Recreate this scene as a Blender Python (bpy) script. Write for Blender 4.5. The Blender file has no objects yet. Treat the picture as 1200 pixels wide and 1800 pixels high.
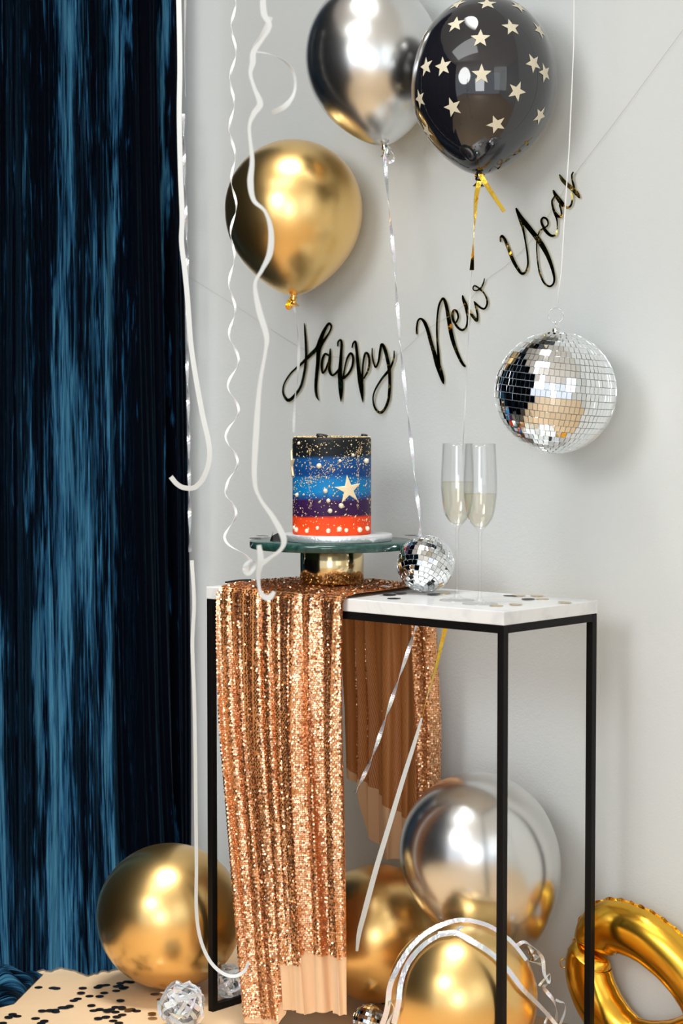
import bpy, bmesh, math, random
import numpy as np
from mathutils import Vector, Matrix, Quaternion
from mathutils.bvhtree import BVHTree
random.seed(7); rng = np.random.default_rng(7)
scene = bpy.context.scene
COL = scene.collection

# ------------------------------------------------------------ camera
CAM_H = 1.089
TH = math.atan(180 / 3500)
cam = bpy.data.cameras.new('camera'); camo = bpy.data.objects.new('camera', cam); COL.objects.link(camo)
cam.sensor_fit = 'VERTICAL'; cam.sensor_height = 36; cam.sensor_width = 24
cam.lens = 3500 / 1800 * 36
camo.location = (0, 0, CAM_H); camo.rotation_euler = (math.pi / 2 - TH, 0, 0)
cam.dof.use_dof = True; cam.dof.focus_distance = 3.45; cam.dof.aperture_fstop = 5.0
cam.clip_start = .05
scene.camera = camo

# ------------------------------------------------------------ world and lamps
w = bpy.data.worlds.new('world'); scene.world = w; w.use_nodes = True
bg = w.node_tree.nodes['Background']; bg.inputs[0].default_value = (.86, .92, 1.0, 1); bg.inputs[1].default_value = 1.08

def area(name, loc, target, sx, sy, power, color, shape='RECTANGLE'):
    l = bpy.data.lights.new(name, 'AREA'); l.shape = shape; l.size = sx; l.size_y = sy
    l.energy = power; l.color = color
    o = bpy.data.objects.new(name, l); COL.objects.link(o); o.location = loc
    o.rotation_euler = (Vector(target) - Vector(loc)).to_track_quat('-Z', 'Y').to_euler()
    return o
area('studio_umbrella_lamp', (-1.45, .9, 2.0), (-.1, 3.6, .9), 1.0, 1.0, 28, (1, 1, .985), 'DISK')
area('window_light', (1.75, -.4, 1.8), (-.3, 3.7, .8), 1.4, 1.9, 8, (.92, 1, 1))
area('ceiling_panel_light', (-.75, 2.3, 2.70), (-.75, 2.9, 0), 1.2, .9, 9, (.96, 1, 1))
sp_l = area('floor_fill_light', (-.25, 3.05, 2.70), (-.3, 3.42, 0), .6, .6, 4.2, (1, .99, .96), 'DISK'); sp_l.data.spread = math.radians(52)  # added fill with a narrow spread, only to brighten the floor
area('window_light_behind', (-.7, -1.9, 1.25), (-.3, 3.6, .5), 1.3, 1.5, 36, (.96, 1, 1))

scene.view_settings.view_transform = 'Standard'; scene.view_settings.look = 'None'
scene.view_settings.gamma = 1; scene.view_settings.use_curve_mapping = False
scene.view_settings.exposure = 0.0
scene.cycles.use_denoising = True
scene.cycles.max_bounces = 10; scene.cycles.transmission_bounces = 10; scene.cycles.transparent_max_bounces = 40

# ------------------------------------------------------------ geometry of the view
FW = np.array([0, math.cos(TH), -math.sin(TH)]); UP = np.array([0, math.sin(TH), math.cos(TH)]); CC = np.array([0, 0, CAM_H])
def ray(x, y): return np.array([(x - 600) / 3500, 0, 0]) + FW - UP * (y - 900) / 3500
def at(x, y, Y): d = ray(x, y); return Vector(CC + d * Y / d[1])
def atz(x, y, z): d = ray(x, y); return Vector(CC + d * (z - CAM_H) / d[2])
A0 = np.array([.2546, 3.1132])                     # near corner of the console table
AU = np.array([-.7431, .6691]); AN = np.array([.6691, .7431])   # along its front, and towards the wall
TW, TD, TH_FRAME, TTOP = .668, .255, .75, .772
WALL_N = TD + .12
def un(u, n, z): p = A0 + AU * u + AN * n; return Vector((p[0], p[1], z))
def atn(x, y, n):                                   # on the plane n in front of / behind the table front
    d = ray(x, y); c = A0 @ AN + n
    return Vector(CC + d * c / (d[:2] @ AN))
def atw(x, y, off): return atn(x, y, WALL_N - off)  # 'off' in front of the wall
def front_u(x, z=.77, n=0.):
    p = atn(x, 1050, n); return float((np.array([p.x, p.y]) - A0) @ AU)

# ------------------------------------------------------------ materials
def mat(name, base=(.8, .8, .8), rough=.5, metal=0., **kw):
    m = bpy.data.materials.new(name); m.use_nodes = True
    b = m.node_tree.nodes['Principled BSDF']
    b.inputs['Base Color'].default_value = (*base, 1); b.inputs['Roughness'].default_value = rough
    b.inputs['Metallic'].default_value = metal
    for k, v in kw.items():
        b.inputs[k.replace('_', ' ')].default_value = v
    return m
def nd(m, t, **kw):
    n = m.node_tree.nodes.new(t)
    for k, v in kw.items():
        if hasattr(n, k): setattr(n, k, v)
        else: n.inputs[k.replace('_', ' ')].default_value = v
    return n
def lk(m, a, b): m.node_tree.links.new(a, b)
def bsdf(m): return m.node_tree.nodes['Principled BSDF']
def coords(m, scale=(1, 1, 1), kind='Object', rot=(0, 0, 0)):
    tc = nd(m, 'ShaderNodeTexCoord'); mp = nd(m, 'ShaderNodeMapping')
    mp.inputs['Scale'].default_value = scale; mp.inputs['Rotation'].default_value = rot
    lk(m, tc.outputs[kind], mp.inputs['Vector']); return mp.outputs[0]
def noise(m, vec, scale, detail=3, rough=.5, dist=0):
    n = nd(m, 'ShaderNodeTexNoise'); lk(m, vec, n.inputs['Vector'])
    n.inputs['Scale'].default_value = scale; n.inputs['Detail'].default_value = detail
    n.inputs['Roughness'].default_value = rough; n.inputs['Distortion'].default_value = dist
    return n.outputs['Fac']
def ramp(m, fac, stops, interp='LINEAR'):
    r = nd(m, 'ShaderNodeValToRGB'); r.color_ramp.interpolation = interp
    e = r.color_ramp.elements
    while len(e) < len(stops): e.new(.5)
    for k, (p, c) in enumerate(stops):
        e[k].position = p; e[k].color = (*c, 1) if len(c) == 3 else c
    lk(m, fac, r.inputs[0]); return r.outputs[0]
def bump(m, h, strength, dist=.01):
    b = nd(m, 'ShaderNodeBump'); b.inputs['Strength'].default_value = strength; b.inputs['Distance'].default_value = dist
    lk(m, h, b.inputs['Height']); lk(m, b.outputs[0], bsdf(m).inputs['Normal']); return b
def math_(m, op, a, b=None):
    n = nd(m, 'ShaderNodeMath', operation=op)
    for i, v in enumerate((a, b)):
        if v is None: continue
        if isinstance(v, (int, float)): n.inputs[i].default_value = v
        else: lk(m, v, n.inputs[i])
    return n.outputs[0]

M = {}
m = M['wall'] = mat('wall_paint', (.695, .73, .735), .75)
v = coords(m); bump(m, math_(m, 'ADD', noise(m, v, 260, 3), noise(m, v, 60, 2)), .25, .0015)
m = M['floor'] = mat('floor_paper', (.83, .60, .36), .6)
v = coords(m); lk(m, ramp(m, noise(m, v, 4, 6, .6), [(.3, (.80, .56, .33)), (.7, (.88, .65, .41))]), bsdf(m).inputs['Base Color'])
bump(m, noise(m, v, 14, 5), .15, .01)
M['ceiling'] = mat('ceiling_paint', (.8, .8, .8), .8)

m = M['velvet'] = mat('crushed_velvet', (.005, .02, .05), .42, 0)
v = coords(m, (1, 1, 1), 'UV')
def uvn(sx, sy, sc, det, dist=0):
    mp = nd(m, 'ShaderNodeMapping'); mp.inputs['Scale'].default_value = (sx, sy, 1)
    lk(m, v, mp.inputs['Vector']); return noise(m, mp.outputs[0], sc, det, .6, dist)
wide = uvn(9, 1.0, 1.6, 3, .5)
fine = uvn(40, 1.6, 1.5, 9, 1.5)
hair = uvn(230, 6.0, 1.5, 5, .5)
at_ = nd(m, 'ShaderNodeAttribute'); at_.attribute_name = 'fold_light'       # lit and shaded fold bands painted into the velvet colour
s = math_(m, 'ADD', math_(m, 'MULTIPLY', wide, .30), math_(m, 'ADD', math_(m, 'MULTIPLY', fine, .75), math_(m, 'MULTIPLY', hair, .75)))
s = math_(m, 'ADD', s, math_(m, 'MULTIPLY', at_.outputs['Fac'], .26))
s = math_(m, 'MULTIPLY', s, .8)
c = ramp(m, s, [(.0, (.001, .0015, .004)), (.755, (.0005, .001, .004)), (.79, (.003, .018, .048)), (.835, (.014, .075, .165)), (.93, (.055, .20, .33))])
lk(m, c, bsdf(m).inputs['Base Color'])
bsdf(m).inputs['Sheen Weight'].default_value = .10; bsdf(m).inputs['Sheen Tint'].default_value = (.15, .45, .8, 1); bsdf(m).inputs['Sheen Roughness'].default_value = .35
bsdf(m).inputs['Specular IOR Level'].default_value = .02
bump(m, math_(m, 'ADD', math_(m, 'MULTIPLY', fine, 1.), math_(m, 'MULTIPLY', hair, .4)), .7, .012)

def chrome(name, col, rough, coat=.35):
    m = mat(name, col, rough, 1.0, Coat_Weight=coat, Coat_Roughness=.06)
    v = coords(m); bump(m, noise(m, v, 9, 2), .02, .02)
    return m
M['gold_chrome'] = chrome('gold_chrome_latex', (.90, .60, .23), .31)
M['silver_chrome'] = chrome('silver_chrome_latex', (.74, .74, .73), .26)
M['gold_foil'] = mat('gold_foil', (.90, .50, .055), .22, 1.0)
M['black_latex'] = mat('black_latex', (.010, .010, .014), .06, 0, Coat_Weight=.6, Coat_Roughness=.03, IOR=1.6)
M['print_gold'] = mat('cream_gold_print', (.66, .60, .46), .55)
M['mirror'] = mat('mirror_tile', (.90, .92, .93), .03, 1.0)
M['ball_core'] = mat('ball_core', (.66, .68, .68), .6)
M['letter_gold'] = mat('gold_mirror_card', (.80, .60, .16), .07, 1.0)
m = M['letter_gold']; v = coords(m); bump(m, noise(m, v, 22, 2), .75, .012)
M['string'] = mat('thin_cord', (.50, .47, .38), .6)
M['white_thread'] = mat('white_thread', (.85, .86, .87), .5)
M['white_ribbon'] = mat('white_ribbon', (.60, .62, .62), .5)
m = M['holo'] = mat('holographic_ribbon', (.85, .86, .9), .22, .55)
v = coords(m); r = nd(m, 'ShaderNodeTexNoise'); lk(m, v, r.inputs['Vector']); r.inputs['Scale'].default_value = 90
h = nd(m, 'ShaderNodeHueSaturation'); h.inputs['Color'].default_value = (.84, .865, .92, 1); h.inputs['Saturation'].default_value = 1.2
lk(m, r.outputs['Fac'], h.inputs['Hue']); lk(m, h.outputs[0], bsdf(m).inputs['Base Color']); bump(m, noise(m, v, 160, 2), .5, .002)
m = M['gold_ribbon'] = mat('gold_foil_ribbon', (.92, .60, .08), .12, 1.0)
v = coords(m); bump(m, noise(m, v, 90, 2), .6, .003)
M['black_metal'] = mat('black_powder_coat', (.004, .0035, .004), .5, 0, Specular_IOR_Level=.18)
m = M['marble'] = mat('white_marble', (.80, .81, .82), .18)
v = coords(m); lk(m, ramp(m, noise(m, v, 7, 8, .65, 1.5), [(.35, (.70, .71, .73)), (.5, (.82, .83, .835)), (.8, (.85, .855, .86))]), bsdf(m).inputs['Base Color'])
m = M['green_marble'] = mat('green_marble', (.02, .07, .06), .12)
v = coords(m); lk(m, ramp(m, noise(m, v, 30, 8, .7, 2), [(.35, (.008, .030, .026)), (.6, (.022, .075, .062)), (.78, (.12, .2, .18))]), bsdf(m).inputs['Base Color'])
m = M['brass'] = mat('polished_brass', (.78, .60, .33), .13, 1.0)
m = M['silver_board'] = mat('embossed_silver_foil', (.78, .79, .81), .35, .6)
v = coords(m); bump(m, noise(m, v, 240, 2), .5, .002)
M['lining'] = m = mat('peach_lining', (.80, .53, .31), .7)
bsdf(m).inputs['Sheen Weight'].default_value = .3
v = coords(m, (1, 1, 1), 'UV')
wv = nd(m, 'ShaderNodeTexWave'); lk(m, v, wv.inputs['Vector']); wv.inputs['Scale'].default_value = 60; wv.inputs['Distortion'].default_value = .6
bump(m, noise(m, v, 40, 3), .3, .003)
M['mesh_cloth'] = m = mat('mesh_under_sequins', (.60, .26, .09), .55)
v = coords(m, (1, 1, 1), 'UV', (0, 0, .12))
wv = nd(m, 'ShaderNodeTexWave'); lk(m, v, wv.inputs['Vector']); wv.inputs['Scale'].default_value = 150; wv.inputs['Distortion'].default_value = .4
lk(m, ramp(m, wv.outputs['Fac'], [(.2, (.42, .16, .04)), (.8, (.66, .29, .10))]), bsdf(m).inputs['Base Color'])
m = M['sequin'] = mat('rose_gold_sequin', (.93, .60, .40), .30, 1.0)
v = coords(m); lk(m, ramp(m, noise(m, v, 420, 1), [(.35, (.84, .40, .19)), (.65, (.98, .66, .43))]), bsdf(m).inputs['Base Color'])
def thin(name, tint, ior, tint2):                  # thin clear material: lets light straight through, reflects by Fresnel
    m = bpy.data.materials.new(name); m.use_nodes = True; nt = m.node_tree; nt.nodes.remove(nt.nodes['Principled BSDF'])
    tr = nt.nodes.new('ShaderNodeBsdfTransparent'); gl = nt.nodes.new('ShaderNodeBsdfGlossy'); gl.inputs['Roughness'].default_value = .02
    fr0 = nt.nodes.new('ShaderNodeLayerWeight'); fr0.inputs['Blend'].default_value = .5; fp = nt.nodes.new('ShaderNodeMath'); fp.operation = 'POWER'; fp.inputs[1].default_value = 4; nt.links.new(fr0.outputs['Facing'], fp.inputs[0]); fr = nt.nodes.new('ShaderNodeMath'); fr.operation = 'MULTIPLY_ADD'; nt.links.new(fp.outputs[0], fr.inputs[0]); fr.inputs[1].default_value = ior - 1; fr.inputs[2].default_value = .05; mx = nt.nodes.new('ShaderNodeMixShader')
    lw = nt.nodes.new('ShaderNodeLayerWeight'); lw.inputs['Blend'].default_value = .35; cm = nt.nodes.new('ShaderNodeMix'); cm.data_type = 'RGBA'
    cm.inputs[6].default_value = (*tint, 1); cm.inputs[7].default_value = (*tint2, 1); nt.links.new(lw.outputs['Facing'], cm.inputs[0]); nt.links.new(cm.outputs[2], tr.inputs[0])
    nt.links.new(fr.outputs[0], mx.inputs[0]); nt.links.new(tr.outputs[0], mx.inputs[1]); nt.links.new(gl.outputs[0], mx.inputs[2])
    nt.links.new(mx.outputs[0], nt.nodes['Material Output'].inputs['Surface']); return m
M['glass'] = thin('clear_glass', (.995, .995, .995), 1.7, (.97, .975, .975))
M['wine'] = thin('sparkling_wine', (.985, .97, .91), 1.2, (.965, .94, .83))
M['conf_black'] = mat('black_foil_confetti', (.008, .007, .008), .4, 0, Specular_IOR_Level=.25)
M['conf_gold'] = mat('gold_foil_confetti', (.75, .52, .24), .2, 1.)
M['conf_brown'] = mat('brown_foil_confetti', (.22, .09, .02), .25, .6)
M['conf_silver'] = mat('silver_foil_confetti', (.85, .86, .88), .2, 1.)
m = M['cake'] = mat('fondant_icing', (.1, .1, .1), .5, 0, Specular_IOR_Level=.2)
tc = nd(m, 'ShaderNodeTexCoord'); sp = nd(m, 'ShaderNodeSeparateXYZ'); lk(m, tc.outputs['Object'], sp.inputs[0])
v = coords(m, (1, 1, 4)); nz = noise(m, v, 14, 3)
zz = math_(m, 'ADD', math_(m, 'DIVIDE', sp.outputs[2], .170), math_(m, 'MULTIPLY', math_(m, 'SUBTRACT', nz, .5), .07))
lk(m, ramp(m, zz, [(0, (.90, .075, .012)), (.175, (.90, .065, .012)), (.205, (.035, .008, .05)), (.36, (.04, .012, .075)), (.40, (.006, .10, .32)), (.44, (.003, .20, .50)),
   (.57, (.003, .18, .48)), (.63, (.004, .045, .20)), (.77, (.004, .08, .27)), (.82, (.006, .009, .013)), (1., (.007, .008, .009))]), bsdf(m).inputs['Base Color'])
bump(m, noise(m, v, 30, 2), .08, .004)
M['edible_gold'] = mat('edible_gold', (.82, .62, .34), .35, .55)
M['fondant_star'] = mat('beige_fondant', (.82, .68, .45), .5)
M['pearl'] = mat('sugar_pearl', (.86, .74, .55), .25, .2)
M['cookie'] = mat('dark_cookie', (.012, .011, .012), .5)

# ------------------------------------------------------------ object helpers
def mesh_obj(name, verts, faces, m, parent=None, smooth=True, uv=None):
    me = bpy.data.meshes.new(name)
    me.from_pydata([tuple(map(float, p)) for p in verts], [], [tuple(map(int, f)) for f in faces])
    if uv is not None:
        l = me.uv_layers.new(name='UVMap'); idx = np.empty(len(me.loops), np.int32); me.loops.foreach_get('vertex_index', idx)
        l.data.foreach_set('uv', np.asarray(uv, np.float32)[idx].ravel())
    if smooth: me.polygons.foreach_set('use_smooth', [True] * len(me.polygons))
    me.materials.append(m); me.update()
    o = bpy.data.objects.new(name, me); COL.objects.link(o)
    if parent is not None: o.parent = parent; o.matrix_parent_inverse = parent.matrix_basis.inverted()
    return o
def bm_obj(name, bm, m, parent=None, smooth=False):
    bmesh.ops.recalc_face_normals(bm, faces=bm.faces)
    me = bpy.data.meshes.new(name); bm.to_mesh(me); bm.free()
    if smooth: me.polygons.foreach_set('use_smooth', [True] * len(me.polygons))
    me.materials.append(m)
    o = bpy.data.objects.new(name, me); COL.objects.link(o)
    if parent is not None: o.parent = parent; o.matrix_parent_inverse = parent.matrix_basis.inverted()
    return o
def recenter(o):                                   # put the origin of a world-built mesh at its middle
    me = o.data; n = len(me.vertices); a = np.empty(n * 3, np.float32); me.vertices.foreach_get('co', a); a = a.reshape(-1, 3)
    c = (a.min(0) + a.max(0)) / 2; c[2] = a[:, 2].min(); me.vertices.foreach_set('co', (a - c).ravel()); me.update()
    o.location = Vector(c) + o.location; return o
def tag(o, label, cat, group=None, kind=None):
    if label: o['label'] = label
    if cat: o['category'] = cat
    if group: o['group'] = group
    if kind: o['kind'] = kind
    return o
def empty(name, loc, label, cat, group=None):
    o = bpy.data.objects.new(name, None); COL.objects.link(o); o.location = loc; o.empty_display_size = .05
    return tag(o, label, cat, group)
def box(name, c0, c1, m, parent=None, fr=None, bev=0.):
    bm = bmesh.new(); bmesh.ops.create_cube(bm, size=1)
    for v in bm.verts:
        p = [c0[i] + (v.co[i] + .5) * (c1[i] - c0[i]) for i in range(3)]
        v.co = Vector(p)
    if bev: bmesh.ops.bevel(bm, geom=bm.edges[:], offset=bev, segments=2, affect='EDGES', profile=.6)
    if fr:
        for v in bm.verts: v.co = fr(*v.co)
    return bm_obj(name, bm, m, parent)
def lathe(name, prof, m, parent=None, loc=(0, 0, 0), seg=64, rot=None):
    vs, fs = [], []
    for (r, z) in prof:
        for k in range(seg):
            a = 2 * math.pi * k / seg; p = Vector((max(r, 1e-5) * math.cos(a), max(r, 1e-5) * math.sin(a), z))
            if rot: p = rot @ p
            vs.append(p)
    for i in range(len(prof) - 1):
        for k in range(seg):
            k2 = (k + 1) % seg
            fs.append((i * seg + k, i * seg + k2, (i + 1) * seg + k2, (i + 1) * seg + k))
    o = mesh_obj(name, vs, fs, m)
    o.location = loc
    if parent is not None: o.parent = parent; o.matrix_parent_inverse = parent.matrix_basis.inverted()
    return o
def crom(pts, n=8):                                # smooth curve through points of any dimension
    P = np.array(pts, float); P = np.vstack([2 * P[0] - P[1], P, 2 * P[-1] - P[-2]]); out = []
    for i in range(1, len(P) - 2):
        for k in range(n):
            t = k / n; a, b, c, d = P[i - 1], P[i], P[i + 1], P[i + 2]
            out.append(.5 * ((2 * b) + (-a + c) * t + (2 * a - 5 * b + 4 * c - d) * t * t + (-a + 3 * b - 3 * c + d) * t ** 3))
    out.append(P[-2]); return np.array(out)
def tube(name, pts, r, m, parent=None, seg=6):
    pts = [Vector(p) for p in pts]; vs, fs = [], []; N = len(pts)
    up = Vector((.123, .31, .94)).normalized()
    for i, p in enumerate(pts):
        t = (pts[min(i + 1, N - 1)] - pts[max(i - 1, 0)]).normalized()
        s = t.cross(up); s = s.normalized() if s.length > 1e-4 else Vector((1, 0, 0)); u = s.cross(t); up = u if u.length > .1 else up
        for k in range(seg):
            a = 2 * math.pi * k / seg; vs.append(p + (s * math.cos(a) + u * math.sin(a)) * r)
    for i in range(N - 1):
        for k in range(seg):
            k2 = (k + 1) % seg; fs.append((i * seg + k, i * seg + k2, (i + 1) * seg + k2, (i + 1) * seg + k))
    fs.append(tuple(range(seg))[::-1]); fs.append(tuple((N - 1) * seg + k for k in range(seg)))
    return mesh_obj(name, vs, fs, m, parent)
def ribbon(name, pts, width, m, parent=None, twist=0., phase=0., thick=.0004, facing=(0, -1, 0), n=8):
    """a band of foil: pts in metres, twist in turns along its length; width may vary (4th value)"""
    P = crom(pts, n); N = len(P); vs, fs = [], []
    f = Vector(facing)
    for i in range(N):
        p = Vector(P[i][:3]); t = (Vector(P[min(i + 1, N - 1)][:3]) - Vector(P[max(i - 1, 0)][:3])).normalized()
        s = t.cross(f); s = s.normalized() if s.length > 1e-3 else Vector((1, 0, 0)); q = s.cross(t).normalized()
        a = phase + twist * 2 * math.pi * i / N
        d = s * math.cos(a) + q * math.sin(a); e = t.cross(d).normalized()
        wd = width * (P[i][3] if P.shape[1] > 3 else 1) / 2
        vs += [p + d * wd + e * thick / 2, p - d * wd + e * thick / 2, p - d * wd - e * thick / 2, p + d * wd - e * thick / 2]
    for i in range(N - 1):
        for k in range(4): k2 = (k + 1) % 4; fs.append((4 * i + k, 4 * i + k2, 4 * i + 4 + k2, 4 * i + 4 + k))
    fs += [(0, 3, 2, 1), (4 * N - 4, 4 * N - 3, 4 * N - 2, 4 * N - 1)]
    return mesh_obj(name, vs, fs, m, parent, smooth=False)

# ------------------------------------------------------------ the room
wl = lambda u, n, z: un(u, n, z)
o = box('wall_back', (-3.2, WALL_N, 0), (1.6, WALL_N + .1, 2.75), M['wall'], None, wl); tag(recenter(o), None, None, kind='structure')
o = box('floor', (-4, -2.5, -.05), (5, 6, 0), M['floor']); tag(o, None, None, kind='structure')
o = box('ceiling', (-4, -2.5, 2.75), (5, 6, 2.8), M['ceiling']); tag(o, None, None, kind='structure')

o = box('wall_right', (2.5, -2.5, 0), (2.6, 3.0, 2.75), M['wall']); tag(recenter(o), None, None, kind='structure')

# ------------------------------------------------------------ blue crushed velvet curtain
def curtain():
    plan = crom([(-.322, 4.065), (-.40, 3.965), (-.52, 3.925), (-.68, 3.90), (-.85, 3.82), (-1.05, 3.62), (-1.3, 3.3), (-1.6, 2.9), (-1.9, 2.4), (-2.1, 1.8), (-2.2, 1.2)], 60)
    d = np.r_[0, np.cumsum(np.linalg.norm(np.diff(plan, axis=0), axis=1))]; Ltot = d[-1]
    xs = np.r_[np.arange(0, .62, .0016), np.arange(.62, Ltot, .008)]
    px = np.interp(xs, d, plan[:, 0]); py = np.interp(xs, d, plan[:, 1])
    tx = np.gradient(px, xs); ty = np.gradient(py, xs); L = np.hypot(tx, ty); nx, ny = -ty / L, tx / L   # towards the viewer for this path direction
    s = np.sign(nx * (0 - px) + ny * (2.5 - py)); nx, ny = nx * s, ny * s
    zs = np.linspace(.004, 2.745, 150); X, Z = np.meshgrid(xs, zs)
    ph = X * 2 * math.pi
    drift = .10 * np.sin(Z * .9 + .4) + .035 * np.sin(Z * 2.3 + X * 7)
    f = .022 * np.sin(ph / .118 + 1.0 + drift * 4) + .010 * np.sin(ph / .053 + 2 + drift * 9 + .6 * np.sin(Z * 1.7)) + .0045 * np.sin(ph / .0235 + Z * 1.4 + 2 * np.sin(X * 30))
    f += .0018 * np.sin(ph / .0095 + 5 * np.sin(Z * 1.1 + X * 11)) + .012 * np.sin(X * 9 + Z * .8)
    edge = np.clip(X / .05, 0, 1); f = f * (.25 + .75 * edge)
    flare = .115 * np.exp(-Z / .30) * np.clip(X / .2, 0, 1)
    f = f + flare
    sl = -.012 * np.sin(np.clip(Z, 0, 2) * 2.2 + .6) * np.exp(-X / .1)      # the free edge sways a little
    P = np.stack([np.broadcast_to(px, X.shape) + nx * f + tx / L * sl, np.broadcast_to(py, X.shape) + ny * f + ty / L * sl, Z], -1).reshape(-1, 3)
    nxn, nz = len(xs), len(zs); idx = np.arange(nxn * nz).reshape(nz, nxn)
    F = np.stack([idx[:-1, :-1], idx[:-1, 1:], idx[1:, 1:], idx[1:, :-1]], -1).reshape(-1, 4)
    t = empty('curtain', (-.5, 3.95, 0), 'dark blue crushed velvet curtain hanging to the floor at the left', 'curtain')
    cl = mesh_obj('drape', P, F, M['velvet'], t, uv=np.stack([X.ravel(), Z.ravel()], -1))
    fold_light = np.zeros_like(X)  # painted bright where folds look lit, dark in between
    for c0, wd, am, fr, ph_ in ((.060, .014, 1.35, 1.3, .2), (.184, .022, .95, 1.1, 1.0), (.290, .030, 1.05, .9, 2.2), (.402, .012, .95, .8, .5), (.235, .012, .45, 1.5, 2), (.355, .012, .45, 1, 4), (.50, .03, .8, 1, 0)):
        cc = c0 + .016 * np.sin(Z * fr * 1.6 + ph_) ; cc = cc + .004 * np.sin(Z * 7 + ph_ * 5) + .002 * np.sin(Z * 19 + ph_); fold_light += am * np.exp(-((X - cc) / (wd * (1 + .35 * np.sin(Z * 2.1 + ph_ * 3) + .25 * np.sin(Z * 6 + ph_ * 7)))) ** 2)
    fold_light = fold_light - .25 - .55 * np.exp(-((X - .125) / .028) ** 2)
    att = cl.data.attributes.new('fold_light', 'FLOAT', 'POINT'); att.data.foreach_set('value', fold_light.astype(np.float32).ravel())
    # velvet lying in a heap on the floor at its foot
    hx = np.linspace(0, 1, 110); hy = np.linspace(0, 1, 60); U, V = np.meshgrid(hx, hy)
    a, b, c_, d_ = np.array([-.575, 3.79]), np.array([-1.0, 3.74]), np.array([-.60, 3.60]), np.array([-1.1, 3.1])
    edge_ = a[None, None] * ((1 - U) * (1 - V))[..., None] + b * (U * (1 - V))[..., None] + c_ * ((1 - U) * V)[..., None] + d_ * (U * V)[..., None]
    prof = np.sin(np.clip(V, 0, 1) * math.pi) ** .5 * np.clip(U / .10, 0, 1) ** .6
    Hh = prof * (.012 + .012 * (1 + np.sin(V * 24 + 5 * np.sin(U * 6))) + .006 * (1 + np.sin(U * 40 + V * 9))) + .0015
    P = np.stack([edge_[..., 0] - .02 * np.sin(V * 14) * 0, edge_[..., 1], Hh], -1).reshape(-1, 3)
    idx = np.arange(U.size).reshape(U.shape); F = np.stack([idx[:-1, :-1], idx[:-1, 1:], idx[1:, 1:], idx[1:, :-1]], -1).reshape(-1, 4)
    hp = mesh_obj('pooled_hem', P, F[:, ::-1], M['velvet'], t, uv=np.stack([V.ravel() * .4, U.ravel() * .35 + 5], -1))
    at2 = hp.data.attributes.new('fold_light', 'FLOAT', 'POINT'); at2.data.foreach_set('value', (.05 + .45 * np.sin(V * 21 + 4 * np.sin(U * 9))).astype(np.float32).ravel())  # blue highlights painted onto the folds of the heap
curtain()

# ------------------------------------------------------------ console table
tb = empty('console_table', un(TW / 2, TD / 2, 0), 'white marble topped console table with thin black metal frame', 'table')
B = .0125
box('marble_top', (-.001, -.001, TH_FRAME + .0002), (TW + .001, TD + .001, TTOP), M['marble'], tb, wl, .0015)
for u0 in (0, TW - B):
    for n0 in (0, TD - B):
        box('leg', (u0, n0, 0), (u0 + B, n0 + B, TH_FRAME), M['black_metal'], tb, wl, .0008)
for n0 in (0, TD - B): box('rail', (B, n0, TH_FRAME - .013), (TW - B, n0 + B, TH_FRAME), M['black_metal'], tb, wl, .0008)
for u0 in (0, TW - B): box('rail', (u0, B, TH_FRAME - .013), (u0 + B, TD - B, TH_FRAME), M['black_metal'], tb, wl, .0008)
for u0 in (0, TW - B): box('base_bar', (u0, B, 0.0), (u0 + B, TD - B, .013), M['black_metal'], tb, wl, .0008)
box('base_bar', (B, TD - B, 0.0), (TW - B, TD, .013), M['black_metal'], tb, wl, .0008)

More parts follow.
